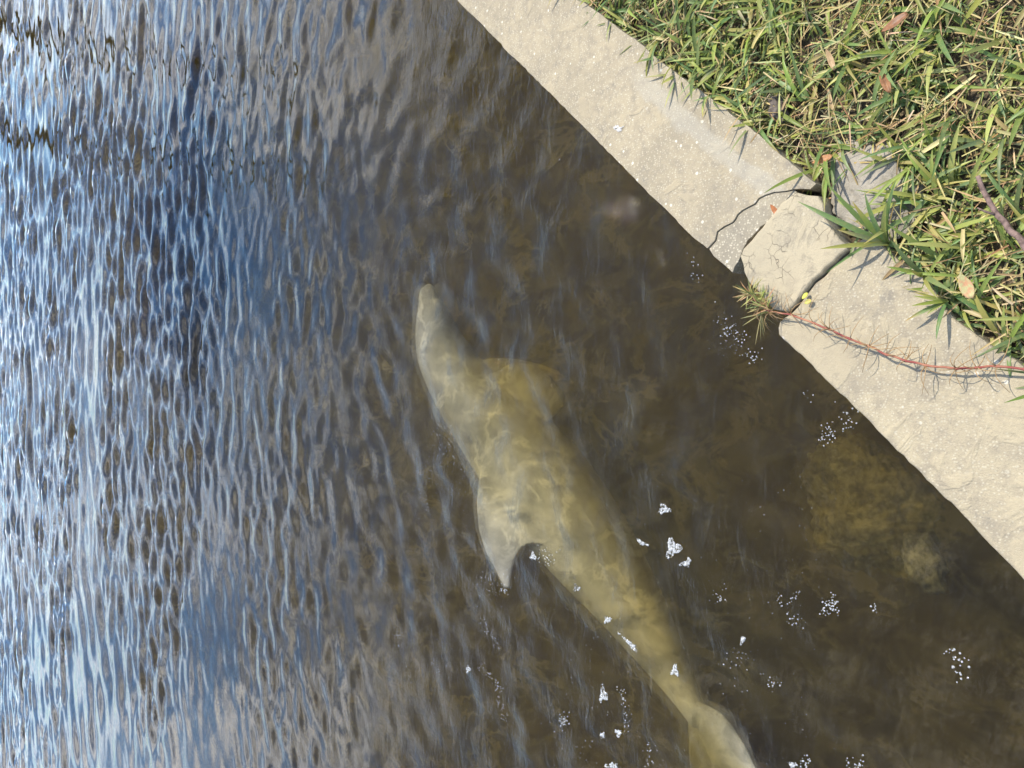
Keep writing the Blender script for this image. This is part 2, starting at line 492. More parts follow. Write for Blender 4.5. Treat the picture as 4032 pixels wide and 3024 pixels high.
slab = [z4(*q) for q in ((975, 352), (1060, 362), (1150, 392), (1205, 470), (1240, 590), (1300, 690), (1352, 752), (1396, 792), (1404, 845), (1355, 888), (1236, 995), (1186, 1045), (1106, 1105), (1056, 1172), (994, 1255), (952, 1315), (876, 1384), (838, 1390), (750, 1370), (718, 1312), (658, 1222), (610, 1182), (548, 1122), (508, 1040), (498, 980), (474, 910), (502, 842), (562, 776), (622, 706), (704, 616), (792, 526), (852, 452), (922, 386))]
slab_object('concrete_slab', [A3(q, ZCAP + 0.004) for q in slab], ZCAP + 0.006, 0.10, M_SLAB, 'loose cream concrete slab with fine crazing, broken out of the seawall cap', 'concrete slab', 0.005, tilt=(0.02, -0.015), amp=0.0028, seed=3)

dwater = [z4(*q) for q in ((1416, 838), (1410, 868), (1362, 905), (1252, 1014), (1200, 1062), (1118, 1130), (1068, 1192), (1022, 1250), (972, 1336), (892, 1406), (800, 1480), (786, 1535), (800, 1590), (850, 1650))]
lower = [A3(q) for q in dwater] + [A3(q) for q in ((3170, 1422), (3466, 1712), (3760, 2010), (4032, 2290))] + [wall_pt(-1.2, 0, 0), wall_pt(-4, 0, 0), wall_pt(-4, 0.235, 0), wall_pt(-1.2, 0.235, 0)]
lower += [A3(q) for q in ((4100, 1510), (3990, 1420), (3860, 1330), (3760, 1260), (3700, 1190), (3660, 1130))] + [A3(z7(*q)) for q in ((1290, 835), (1160, 775), (1020, 648), (930, 540), (830, 498), (760, 545), (700, 600))]
slab_object('seawall_cap', lower, ZCAP - 0.004, 0.26, M_CAP2, 'worn pale concrete seawall cap crossed by the red creeping stem, reaching the right edge', 'seawall', 0.005, amp=0.0018, seed=4, group='lengths of the concrete seawall cap')

# wall panel below the cap
def build_panel():
    bm = bmesh.new()
    prof = [(0.035, -2.5), (0.035, ZCAP - 0.265), (0.20, ZCAP - 0.265), (0.20, -2.5)]
    ss = np.linspace(-6, 12, 19)
    rows = [[bm.verts.new(wall_pt(s, d, z)) for d, z in prof] for s in ss]
    for a, b in zip(rows[:-1], rows[1:]):
        for k in range(4):
            bm.faces.new((a[k], a[(k + 1) % 4], b[(k + 1) % 4], b[k]))
    bmesh.ops.recalc_face_normals(bm, faces=bm.faces[:])
    me = bpy.data.meshes.new('seawall_panel'); bm.to_mesh(me); bm.free()
    tag(link('seawall_panel', me, M_LUMP, smooth=False), 'shaded concrete wall panel standing in the water below the cap', 'seawall', kind='structure')
build_panel()

# grey cement lump behind the break
def lump(name, px, py, z, rx, ry, rz, mat, label, cat, seed=0, rot=0.0, rough=0.25, sub=5, group=None):
    bm = bmesh.new()
    bmesh.ops.create_icosphere(bm, subdivisions=sub, radius=1.0)
    for v in bm.verts:
        p = v.co.copy()
        k = 1 + rough * mnoise.noise(p * 1.6 + Vector((seed, 0, 0))) + rough * 0.5 * mnoise.noise(p * 4 + Vector((seed, 3, 0))) + rough * 0.28 * mnoise.noise(p * 11 + Vector((seed, 3, 0)))
        v.co = Vector((p.x * rx, p.y * ry, p.z * rz)) * k
    bmesh.ops.rotate(bm, verts=bm.verts[:], matrix=Matrix.Rotation(rot, 3, 'Z'))
    me = bpy.data.meshes.new(name); bm.to_mesh(me); bm.free()
    o = link(name, me, mat)
    o.location = at(px, py, z)
    return tag(o, label, cat, group)
lump('cement_lump', 3440, 745, 0.522, 0.090, 0.066, 0.022, M_LUMP, 'grey crumbly cement lump half buried in grass behind the broken slab', 'rubble', 2.0, 0.6, 0.26, 6)
M_BARK = plain_mat('grey_bark', (0.16, 0.13, 0.105), 0.9, 0.2, 0.5, 90, bump=0.006, bscale=90)
lump('bark_chunk', 3062, 425, 0.535, 0.026, 0.017, 0.014, M_BARK, 'small dark chunk of bark in the grass beside the upper cap', 'bark', 5.0, 0.3, 0.45, 4)

# ------------------------------------------------------------------ submerged rock
M_ROCK = plain_mat('algae_rock', (0.33, 0.30, 0.19), 0.9, 0.2, scale=45, col2=(0.09, 0.08, 0.055), bump=0.006, bscale=90)
lump('submerged_rock', 3400, 1985, -0.45, 0.21, 0.17, 0.10, M_ROCK, 'rounded algae covered rock under the water beside the lower cap', 'rock', 9.0, 0.7, 0.30, 6)
lump('submerged_stone', 3640, 2215, -0.22, 0.075, 0.045, 0.04, M_ROCK, 'small flat brown stone under the water, nearer the right edge', 'stone', 4.0, 0.4, 0.3, 4)

# ------------------------------------------------------------------ dolphin
def build_dolphin():
    # px, py, z of the body axis, half width, half height (metres)
    sp = [(1674, 1132, -0.115, 0.040, 0.024), (1684, 1156, -0.122, 0.060, 0.038), (1694, 1195, -0.135, 0.074, 0.054), (1706, 1245, -0.140, 0.093, 0.080),
          (1724, 1320, -0.165, 0.115, 0.108), (1752, 1400, -0.192, 0.138, 0.130), (1815, 1510, -0.232, 0.155, 0.150), (1915, 1635, -0.272, 0.185, 0.178),
          (2025, 1765, -0.320, 0.215, 0.200), (2130, 1895, -0.330, 0.228, 0.208), (2240, 2040, -0.330, 0.214, 0.198), (2345, 2180, -0.320, 0.182, 0.178),
          (2440, 2315, -0.325, 0.145, 0.150), (2525, 2445, -0.315, 0.115, 0.118), (2600, 2565, -0.295, 0.088, 0.090), (2665, 2675, -0.260, 0.064, 0.062), (2715, 2765, -0.215, 0.050, 0.040), (2750, 2830, -0.185, 0.044, 0.026)]
    P = [at(a, b, z) for a, b, z, _, _ in sp]
    # resample smoothly
    def catmull(vals, t):
        n = len(vals); i = min(int(t), n - 2); f = t - i
        p0, p1, p2, p3 = vals[max(i - 1, 0)], vals[i], vals[i + 1], vals[min(i + 2, n - 1)]
        return 0.5 * ((2 * p1) + (p2 - p0) * f + (2 * p0 - 5 * p1 + 4 * p2 - p3) * f * f + (3 * p1 - p0 - 3 * p2 + p3) * f ** 3)
    bm = bmesh.new()
    nseg = 28
    ts = np.linspace(0, len(sp) - 1, 90)
    C = [catmull(P, t) for t in ts]
    frames = []
    rings = []
    for i, t in enumerate(ts):
        tan = (C[min(i + 1, len(C) - 1)] - C[max(i - 1, 0)]).normalized()
        side = tan.cross(Vector((0, 0, 1))).normalized()      # the animal's right
        up = side.cross(tan).normalized()
        roll = math.radians(6)
        side, up = side * math.cos(roll) - up * math.sin(roll), up * math.cos(roll) + side * math.sin(roll)
        hw = catmull([s[3] for s in sp], t); hh = catmull([s[4] for s in sp], t)
        frames.append((C[i], tan, side, up, hw, hh))
        ring = []
        for k in range(nseg):
            a = 2 * math.pi * k / nseg
            ca, sa = math.cos(a), math.sin(a)
            ring.append(bm.verts.new(C[i] + side * hw * ca + up * hh * sa * (1.0 if sa > 0 else 0.95)))
        rings.append(ring)
    for a, b in zip(rings[:-1], rings[1:]):
        for k in range(nseg):
            bm.faces.new((a[k], a[(k + 1) % nseg], b[(k + 1) % nseg], b[k]))
    bm.faces.new(rings[0][::-1]); bm.faces.new(rings[-1])
    def fin(stations):
        """stations: (leading edge point, trailing edge point, thickness vector)"""
        rs = []
        ext = stations[-1][0].lerp(stations[-1][1], 0.5) - stations[0][0].lerp(stations[0][1], 0.5)
        for le, te, th in stations:
            nrm = (te - le).cross(ext)
            if nrm.length > 1e-6:
                th = nrm.normalized() * th.length
            ring = []
            for k in range(16):
                a = 2 * math.pi * k / 16
                x = 0.5 - 0.5 * math.cos(a)
                prof = math.sin(a) * (1.25 - 0.75 * x)
                ring.append(bm.verts.new(le.lerp(te, x) + th * prof))
            rs.append(ring)
        for a, b in zip(rs[:-1], rs[1:]):
            for k in range(16):
                bm.faces.new((a[k], a[(k + 1) % 16], b[(k + 1) % 16], b[k]))
        bm.faces.new(rs[0][::-1]); bm.faces.new(rs[-1])
    # dorsal fin: root on the back, swept to a hooked tip that almost breaks the surface
    s0 = frames[52][2]
    D = [((1920, 1780, -.17), (2250, 2215, -.20), .036), ((1884, 1885, -.13), (2155, 2150, -.14), .028), ((1876, 1985, -.10), (2096, 2140, -.105), .023),
         ((1884, 2080, -.075), (2054, 2157, -.075), .020), ((1912, 2170, -.055), (2032, 2192, -.055), .018), ((1950, 2240, -.042), (2020, 2236, -.042), .016), ((1976, 2290, -.035), (2010, 2284, -.035), .015), ((1992, 2318, -.032), (2006, 2314, -.032), .012)]
    fin([(at(*a), at(*b), s0 * th) for a, b, th in D])
    # pectoral fins
    def pect(idx, sgn, out, back, dn, span):
        c, t, s, u, w, h = frames[idx]
        fwd = -t
        root = c + s * sgn * w * 0.72 - u * h * 0.45
        st = []
        for f in np.linspace(0, 1, 8):
            mid = root + (s * sgn * out - u * dn) * span * f - fwd * back * span * f ** 1.6
            ch = 0.115 * (1 - 0.25 * f - 0.45 * f ** 4)
            st.append((mid + fwd * ch, mid - fwd * ch * 0.9, u * (0.018 * (1 - f) + 0.005)))
        fin(st)
    Q = [((1850, 1570, -.26), (2030, 1770, -.30), .055), ((1930, 1475, -.285), (2100, 1710, -.32), .048), ((2020, 1425, -.32), (2155, 1670, -.35), .038),
         ((2100, 1432, -.36), (2195, 1630, -.385), .028), ((2162, 1472, -.40), (2222, 1595, -.42), .018), ((2212, 1535, -.44), (2232, 1572, -.45), .010)]
    fin([(at(*a), at(*b), frames[36][3] * th) for a, b, th in Q])
    pect(34, -1, 0.35, 0.6, 0.95, 0.28)
    # tail flukes
    u = frames[-1][3]
    RL = [((2690, 2740, -.22), (2770, 2900, -.24), .028), ((2762, 2768, -.18), (2790, 2960, -.27), .024), ((2832, 2802, -.13), (2815, 3040, -.30), .020), ((2884, 2858, -.085), (2850, 3110, -.31), .017),
          ((2932, 2935, -.06), (2905, 3160, -.29), .014), ((2980, 3035, -.05), (2970, 3200, -.22), .011), ((3030, 3150, -.045), (3035, 3200, -.09), .008)]
    LL = [((2735, 2730, -.22), (2790, 2900, -.24), .028), ((2712, 2790, -.26), (2810, 2970, -.30), .024), ((2712, 2860, -.32), (2835, 3050, -.36), .022), ((2714, 2950, -.38), (2840, 3120, -.41), .018),
          ((2718, 3050, -.43), (2820, 3170, -.45), .013), ((2726, 3150, -.47), (2740, 3190, -.47), .009)]
    for L_ in (RL, LL):
        fin([(at(*a), at(*b), u * th) for a, b, th in L_])
    bmesh.ops.recalc_face_normals(bm, faces=bm.faces[:])
    me = bpy.data.meshes.new('dolphin'); bm.to_mesh(me); bm.free()
    k = NT('dolphin_skin')
    Pn = k.pos()
    c = k.mix(k.ramp(k.noise(Pn, 5, 4), 0.35, 0.7), (0.70, 0.68, 0.62), (0.58, 0.565, 0.52))
    c = k.mix(k.math('MULTIPLY', k.ramp(k.noise(Pn, 45, 5, 0.7), 0.52, 0.7), 0.4), c, (0.75, 0.73, 0.67))
    nz = k.n('SeparateXYZ', {0: k.n('NewGeometry').outputs['Normal']}).outputs[2]
    bp = k.n('Bump', {'Height': k.noise(Pn, 60, 4), 'Strength': 0.3, 'Distance': 0.004})
    k.surf(k.n('BsdfPrincipled', {'Base Color': c, 'Roughness': 0.75, 'Specular IOR Level': 0.1, 'Normal': bp.outputs[0]}).outputs[0])
    o = link('dolphin', me, k.m)
    rm = o.modifiers.new('remesh', 'REMESH'); rm.mode = 'VOXEL'; rm.voxel_size = 0.006; rm.use_smooth_shade = True
    sm = o.modifiers.new('smooth', 'SMOOTH'); sm.factor = 0.5; sm.iterations = 5
    tag(o, 'grey dolphin swimming just under the murky water, dorsal fin at the surface', 'dolphin')
build_dolphin()

# ------------------------------------------------------------------ grass, thatch
EDGE = sorted([(wall_sd(at(px, py, ZCAP))) for px, py in ((2290, 0), (2420, 98), (2560, 207), (2700, 315), (2830, 410), (2921, 482), (3020, 560), (3120, 645), (3215, 722), (3400, 905), (3507, 994), (3642, 1075), (3700, 1190), (3860, 1330), (4032, 1450))])
ES, ED = [e[0] for e in EDGE], [e[1] for e in EDGE]
def edge_d(s): return float(np.interp(s, ES, ED))
LUMP_SD = wall_sd(at(3440, 745, 0.53))
GAP_SD = wall_sd(at(3250, 790, 0.53))

GREENS = [(0.19, 0.245, 0.05), (0.26, 0.30, 0.06), (0.12, 0.18, 0.055), (0.30, 0.33, 0.08), (0.16, 0.23, 0.08), (0.38, 0.36, 0.11)]
STRAWS = [(0.46, 0.34, 0.16), (0.36, 0.25, 0.11), (0.55, 0.43, 0.23), (0.28, 0.17, 0.07), (0.42, 0.36, 0.15)]

class Strips:
    def __init__(self): self.v, self.f, self.c = [], [], []
    def add(self, root, az, el, L, w, col, droop=1.0, seg=5, fold=0.25, tipcol=None, twist=0.0):
        h = Vector((math.sin(az), math.cos(az), 0)); sd = Vector((h.y, -h.x, 0))
        p = Vector(root); base = len(self.v); e = el
        for i in range(seg + 1):
            f = i / seg
            ww = w * 0.5 * (0.75 + 0.5 * f if f < 0.4 else (1.0 - ((f - 0.4) / 0.6) ** 2.2)) + 0.0002
            tw = sd * math.cos(twist * f) + Vector((0, 0, 1)) * math.sin(twist * f)
            upv = (tw.cross(h * math.cos(e) + Vector((0, 0, math.sin(e))))).normalized()
            self.v += [p - tw * ww + upv * ww * fold, p - upv * ww * fold * 0.6, p + tw * ww + upv * ww * fold]
            cc = col if tipcol is None else tuple(a + (b - a) * max(0, (f - 0.6) / 0.4) for a, b in zip(col, tipcol))
            self.c += [cc] * 3
            if i:
                a, b = base + 3 * (i - 1), base + 3 * i
                self.f += [(a, a + 1, b + 1, b), (a + 1, a + 2, b + 2, b + 1)]
            p = p + (h * math.cos(e) + Vector((0, 0, math.sin(e)))) * (L / seg)
            e -= droop * (0.9 / seg)
    def mesh(self, name):
        me = pydata(name, self.v, self.f)
        at_ = me.color_attributes.new('tint', 'FLOAT_COLOR', 'POINT')
        a = np.ones((len(self.v), 4), np.float32); a[:, :3] = np.array(self.c)
        at_.data.foreach_set('color', a.ravel())
        return me

def vary(c, k=0.25):
    g = 1 + random.uniform(-k, k)
    return tuple(max(0.01, x * g * (1 + random.uniform(-0.12, 0.12))) for x in c)

def dryness(s, d):
    return 0.5 + 0.9 * mnoise.noise((s * 4.5, d * 4.5, 2.2)) + 0.35 * mnoise.noise((s * 13, d * 13, 8.2))

def bare(s, d):
    a = ((s - LUMP_SD[0]) / 0.060) ** 2 + ((d - LUMP_SD[1]) / 0.050) ** 2
    b = ((s - GAP_SD[0]) / 0.05) ** 2 + ((d - GAP_SD[1]) / 0.05) ** 2
    return a < 1 or b < 1

def build_grass():
    G, T = Strips(), Strips()
    n = 0
    while n < 3700:                       # clumps of 2-5 broad blades
        s, d = random.uniform(-1.0, 1.9), random.uniform(0.19, 1.35)
        e = edge_d(s)
        if d < e + 0.004 or bare(s, d): continue
        dr = dryness(s, d)
        if random.random() < (dr - 0.35) * 1.1: continue
        n += 1
        z = 0.515
        az0 = random.uniform(0, 6.283)
        for b in range(random.randint(2, 4)):
            az = az0 + random.uniform(-0.9, 0.9)
            col = vary(random.choice(GREENS))
            tip = vary((0.42, 0.33, 0.10)) if random.random() < 0.25 else None
            L = random.uniform(0.045, 0.12); w = random.uniform(0.003, 0.0085)
            G.add(wall_pt(s + random.gauss(0, 0.006), d + random.gauss(0, 0.006), z + random.uniform(0, 0.02)), az, random.uniform(0.15, 1.0), L, w, col, random.uniform(0.4, 1.7), 5, random.uniform(0.1, 0.45), tip, random.uniform(-0.8, 0.8))
    for _ in range(15000):                 # fine green strands
        s, d = random.uniform(-1.0, 1.9), random.uniform(0.19, 1.35)
        if d < edge_d(s) + 0.002 or bare(s, d): continue
        G.add(wall_pt(s, d, 0.512 + random.uniform(0, 0.02)), random.uniform(0, 6.283), random.uniform(0.0, 0.9), random.uniform(0.02, 0.055), random.uniform(0.0012, 0.0026), vary(random.choice(GREENS)), random.uniform(0.2, 1.8), 4, 0.2)
    for _ in range(18000):                # dry stems and thatch
        s, d = random.uniform(-1.0, 1.9), random.uniform(0.19, 1.35)
        if d < edge_d(s) + 0.0 or (bare(s, d) and random.random() < 0.85): continue
        if random.random() > dryness(s, d) + 0.35: continue
        T.add(wall_pt(s, d, 0.513 + random.uniform(0, 0.042)), random.uniform(0, 6.283), random.uniform(-0.2, 0.4), random.uniform(0.02, 0.075), random.uniform(0.0009, 0.0026), vary(random.choice(STRAWS)), random.uniform(0.0, 0.6), 4, 0.3, None, random.uniform(-1, 1))
    for _ in range(550):                  # broad dead blades
        s, d = random.uniform(-0.8, 1.7), random.uniform(0.2, 1.2)
        if d < edge_d(s) + 0.01 or bare(s, d): continue
        T.add(wall_pt(s, d, 0.53 + random.uniform(0, 0.035)), random.uniform(0, 6.283), random.uniform(-0.1, 0.4), random.uniform(0.03, 0.07), random.uniform(0.003, 0.007), vary(random.choice(STRAWS)), random.uniform(0.0, 1.0), 5, 0.4, None, random.uniform(-1.5, 1.5))
    # blades hanging over the cap edge
    for _ in range(230):
        s = random.uniform(-0.9, 1.8); e = edge_d(s)
        if GAP_SD[0] - 0.07 < s < GAP_SD[0] + 0.05: continue
        toward = math.atan2(-N_LAND.x, -N_LAND.y) + random.choice((1, 1, -1)) * random.uniform(0.3, 1.5)
        G.add(wall_pt(s, e + random.uniform(0.004, 0.02), 0.53), toward, random.uniform(0.2, 0.8), random.uniform(0.03, 0.075), random.uniform(0.003, 0.007), vary(random.choice(GREENS)), random.uniform(0.5, 1.4), 5, 0.3)
    tag(link('grass', G.mesh('grass'), M_BLADE), 'broad bladed green lawn grass behind the seawall cap', 'grass', kind='stuff')
    tag(link('thatch', T.mesh('thatch'), M_STRAW), 'dry tan stems and thatch lying among the lawn grass', 'grass', kind='stuff')
build_grass()

def tuft(name, root_px, blades, label, z=0.545):
    """a tuft of separate blades; blades: (tip px, tip py, tip z, width)"""
    r = at(root_px[0], root_px[1], z)
    t = empty(name, r)
    for (px, py, tz, w) in blades:
        g = Strips()
        tip = at(px, py, tz)
        dv = tip - r
        az = math.atan2(dv.x, dv.y)
        hor = math.hypot(dv.x, dv.y)
        el = math.atan2(dv.z, hor)
        g.add((0, 0, 0), az, el + 0.4, dv.length * 1.04, w, vary(random.choice(GREENS[:5])), 0.9, 7, 0.3, vary((0.35, 0.25, 0.08)) if random.random() < 0.4 else None)
        link('blade', g.mesh('blade'), M_BLADE, t)
    tag(t, label, 'grass tuft')
    return t
tuft('grass_tuft', (3730, 1185), [(3568, 1265, 0.565, .006), (3690, 1338, 0.57, .006), (3590, 1205, 0.575, .0055), (3595, 1165, 0.57, .004), (3600, 1150, 0.565, .004), (3650, 1240, 0.56, .005)], 'small grass tuft splayed over the worn cap above the red stem')
tuft('grass_tuft', (3500, 960), [(3150, 795, 0.60, .009), (3232, 982, 0.60, .0075), (3265, 722, 0.61, .008), (3385, 980, 0.59, .006), (3410, 750, 0.62, .008), (3360, 790, 0.60, .009), (3540, 700, 0.62, .008), (3500, 790, 0.61, .009), (3300, 905, 0.585, .007)], 'long bladed grass tuft leaning across the loose slab')
tuft('grass_tuft', (3640, 1080), [(3490, 1050, 0.58, .006), (3585, 1065, 0.59, .007), (3760, 1150, 0.60, .008), (3510, 940, 0.61, .008), (3700, 1180, 0.59, .006)], 'grass tuft at the cap edge between the slab tuft and the splayed tuft')

# ------------------------------------------------------------------ creeping red stem
def tube(bm, pts, rad, n=8):
    rs = []
    for i, p in enumerate(pts):
        t = (pts[min(i + 1, len(pts) - 1)] - pts[max(i - 1, 0)]).normalized()
        a = t.orthogonal().normalized() if abs(t.z) > 0.9 else t.cross(Vector((0, 0, 1))).normalized()
        b = t.cross(a)
        r = rad[i] if isinstance(rad, (list, np.ndarray)) else rad
        rs.append([bm.verts.new(p + (a * math.cos(2 * math.pi * k / n) + b * math.sin(2 * math.pi * k / n)) * r) for k in range(n)])
    for a, b in zip(rs[:-1], rs[1:]):
        for k in range(n):
            bm.faces.new((a[k], a[(k + 1) % n], b[(k + 1) % n], b[k]))
    bm.faces.new(rs[0][::-1]); bm.faces.new(rs[-1])

M_STEM = plain_mat('red_stem', (0.23, 0.05, 0.04), 0.55, 0.3, scale=28, col2=(0.36, 0.17, 0.09))
M_ROOTLET = plain_mat('dry_rootlet', (0.42, 0.27, 0.13), 0.8, 0.2)
def build_weed():
    path = [(4150, 1475, .572), (4032, 1452, .570), (3927, 1443, .572), (3845, 1447, .566), (3765, 1451, .568), (3645, 1438, .568), (3564, 1419, .572), (3493, 1396, .570), (3421, 1364, .566), (3348, 1335, .570), (3267, 1297, .574), (3204, 1272, .572), (3113, 1238, .570), (3032, 1227, .572), (2994, 1210, .574), (2967, 1174, .580), (2949, 1151, .590)]
    P = [at(*q) for q in path]
    t = empty('creeping_weed', P[6])
    off = P[6]
    bm = bmesh.new()
    dense, rad = [], []
    for i in range(len(P) - 1):
        for j in range(8):
            p = P[i].lerp(P[i + 1], j / 8)
            p = p + Vector((mnoise.noise(p * 40), mnoise.noise(p * 40 + Vector((4, 0, 0))), 0.5 * mnoise.noise(p * 30 + Vector((0, 4, 0))))) * 0.0018
            dense.append(p - off); rad.append(0.0018 * (1.35 if j == 0 else 1.0) * (1 if i < 12 else 0.8))
    tube(bm, dense, rad, 8)
    me = bpy.data.meshes.new('stem'); bm.to_mesh(me); bm.free()
    link('stem', me, M_STEM, t)
    # dry rootlets at the nodes
    for i in range(2, 15):
        bm = bmesh.new()
        c = P[i] - off
        for _ in range(random.randint(2, 9)):
            a = random.uniform(0, 6.283); L = random.uniform(0.015, 0.042); lift = random.uniform(-0.006, 0.02)
            d = Vector((math.cos(a), math.sin(a), 0)); bend = Vector((-d.y, d.x, 0)) * random.uniform(-0.03, 0.03)
            tube(bm, [c + d * L * f + bend * f * f + Vector((0, 0, lift * math.sin(f * 2.6) - 0.012 * f * f)) for f in np.linspace(0, 1, 5)], [0.0008, 0.0007, 0.0006, 0.0005, 0.0003], 4)
        me = bpy.data.meshes.new('rootlets'); bm.to_mesh(me); bm.free()
        link('rootlets', me, M_ROOTLET, t)
    g = Strips()
    for k in range(75):
        f = random.random() ** 1.3
        c = P[-1].lerp(P[-4], f)
        ax = (P[-1] - P[-4]).normalized()
        az = math.atan2(ax.x, ax.y) + random.gauss(0, 1.0)
        col = vary(random.choice([(0.25, 0.27, 0.07), (0.36, 0.34, 0.11), (0.18, 0.20, 0.06), (0.42, 0.28, 0.12), (0.38, 0.22, 0.10)]))
        g.add(c - off, az, random.uniform(-0.7, 0.9), random.uniform(0.018, 0.042), 0.0019, col, random.uniform(-0.3, 0.8), 3, 0.2)
    for (px, py) in ((2985, 1290), (3035, 1300), (2960, 1275)):
        c = at(2998, 1235, 0.565); tip = at(px, py + 20, 0.52); dv = tip - c
        for q in range(4):
            g.add(c - off, math.atan2(dv.x, dv.y) + random.gauss(0, .3), math.atan2(dv.z, math.hypot(dv.x, dv.y)) + random.gauss(0, .3), dv.length * random.uniform(.7, 1.1), 0.002, vary((0.36, 0.31, 0.12)), 0.1, 3, 0.2)
    link('needle_leaves', g.mesh('needle_leaves'), M_BLADE, t)
    tag(t, 'creeping weed with red stem and needle leaves lying across the worn cap', 'weed')
build_weed()

# ------------------------------------------------------------------ fallen leaves, petal, twig
def leaf(name, px, py, z, L, w, az, col, label, cat='leaf', tilt=0.2, curl=0.25, col2=None):
    nu, nv = 10, 4
    V, F = [], []
    for i in range(nu + 1):
        f = i / nu
        hw = w * 0.5 * math.sin(math.pi * min(1, 0.06 + 0.94 * f)) ** 0.75 * (1.15 - 0.3 * f)
        for j in range(-nv, nv + 1):
            x = hw * j / nv
            V.append((x, (f - 0.5) * L, curl * abs(x) + 0.25 * curl * L * math.sin(math.pi * f) * -1 + 0.02 * L * mnoise.noise((x * 200, f * 6, px))))
    k = 2 * nv + 1
    for i in range(nu):
        for j in range(2 * nv):
            F.append((i * k + j, i * k + j + 1, (i + 1) * k + j + 1, (i + 1) * k + j))
    o = link(name, pydata(name, V, F), plain_mat(name + '_skin', col, 0.5, 0.4, scale=150, col2=col2), None)
    sd = o.modifiers.new('thickness', 'SOLIDIFY'); sd.thickness = 0.0006
    o.location = at(px, py, z); o.rotation_euler = (tilt, 0.15, az)
    return tag(o, label, cat)
BR = (0.24, 0.10, 0.035)
leaf('fallen_leaf', 3048, 826, ZCAP + 0.006, 0.026, 0.009, -1.0, (0.42, 0.15, 0.045), 'small orange brown leaf lying in the crack beside the loose slab')
leaf('fallen_leaf', 3520, 88, 0.572, 0.042, 0.016, 0.5, BR, 'glossy brown leaf on the grass near the top edge')
leaf('fallen_leaf', 3482, 318, 0.570, 0.042, 0.013, -1.2, (0.28, 0.12, 0.04), 'curled brown leaf in the middle of the lawn, below the glossy one')
leaf('fallen_leaf', 3236, 628, 0.560, 0.034, 0.014, 0.2, (0.40, 0.17, 0.05), 'brown leaf standing in grass beside the upper end of the crack')
leaf('fallen_leaf', 3268, 232, 0.570, 0.040, 0.010, -1.25, (0.40, 0.27, 0.13), 'long tan leaf with a yellow base on the lawn', col2=(0.33, 0.2, 0.09))
leaf('fallen_leaf', 3802, 1125, 0.580, 0.040, 0.018, -1.2, (0.40, 0.36, 0.16), 'pale yellow green leaf in the grass to the right of the splayed tuft', col2=(0.46, 0.24, 0.12))
leaf('petal', 3168, 1165, ZCAP + 0.006, 0.014, 0.008, 0.9, (0.46, 0.42, 0.05), 'tiny yellow petal on the cap just under the loose slab', 'petal', col2=(0.45, 0.50, 0.05))
leaf('petal', 3180, 1188, ZCAP + 0.006, 0.013, 0.009, 0.4, (0.34, 0.38, 0.06), 'tiny yellow green petal with a brown tip, lower of the two petals', 'petal', col2=(0.45, 0.30, 0.08))

def splat():
    g = random.Random(3); V = [Vector((0, 0, 0.0012))]; n = 40
    c = at(2432, 505, ZCAP + 0.001)
    for i in range(n):
        a = 2 * math.pi * i / n
        r = 1 + 0.5 * mnoise.noise((math.cos(a) * 2, math.sin(a) * 2, 4)) + 0.5 * mnoise.noise((math.cos(a) * 6, math.sin(a) * 6, 1))
        V.append(Vector((0.006 * r * math.cos(a) + 0.010 * (r - 1), 0.015 * r * math.sin(a), 0.0004)))
    o = link('white_splash', pydata('white_splash', V, [(0, i + 1, (i + 1) % n + 1) for i in range(n)]), plain_mat('white_paint', (0.50, 0.49, 0.48), 0.6, 0.3, scale=300, col2=(0.33, 0.29, 0.21)))
    o.location = c; o.rotation_euler = (0, 0, -0.5)
    tag(o, 'small white splash dried on the speckled upper cap', 'stain')
splat()

def build_twig():
    pts = [at(*q) for q in ((3850, 690, .60), (3878, 770, .598), (3930, 850, .596), (3990, 920, .597), (4060, 990, .60), (4130, 1080, .60))]
    bm = bmesh.new(); d = []
    for i in range(len(pts) - 1):
        for j in range(6):
            p = pts[i].lerp(pts[i + 1], j / 6); d.append(p + Vector((mnoise.noise(p * 45), mnoise.noise(p * 45 + Vector((3, 3, 3))), 0)) * 0.003)
    tube(bm, d, list(np.linspace(0.0032, 0.0050, len(d))), 8)
    tube(bm, [d[12], d[12] + Vector((0.006, 0.012, 0.012)), d[12] + Vector((0.012, 0.02, 0.016))], [0.002, 0.0015, 0.0008], 6)
    me = bpy.data.meshes.new('twig'); bm.to_mesh(me); bm.free()
    tag(link('twig', me, plain_mat('twig_bark', (0.24, 0.16, 0.13), 0.8, 0.2, 0.5, 120, bump=0.002)), 'thin brown twig lying on the lawn at the right edge', 'twig')
build_twig()

# ------------------------------------------------------------------ foam and bubbles
ICO = bmesh.new(); bmesh.ops.create_icosphere(ICO, subdivisions=2, radius=1.0)
ICO_V = np.array([v.co[:] for v in ICO.verts]); ICO_F = np.array([[v.index for v in f.verts] for f in ICO.faces]); ICO.free()
def bubbles_mesh(name, cs, rs):
    V = np.concatenate([ICO_V * [r, r, r * 0.8] + np.array(c) for c, r in zip(cs, rs)])
    F = np.concatenate([ICO_F + i * len(ICO_V) for i in range(len(cs))])
    return pydata(name, V, F.tolist())

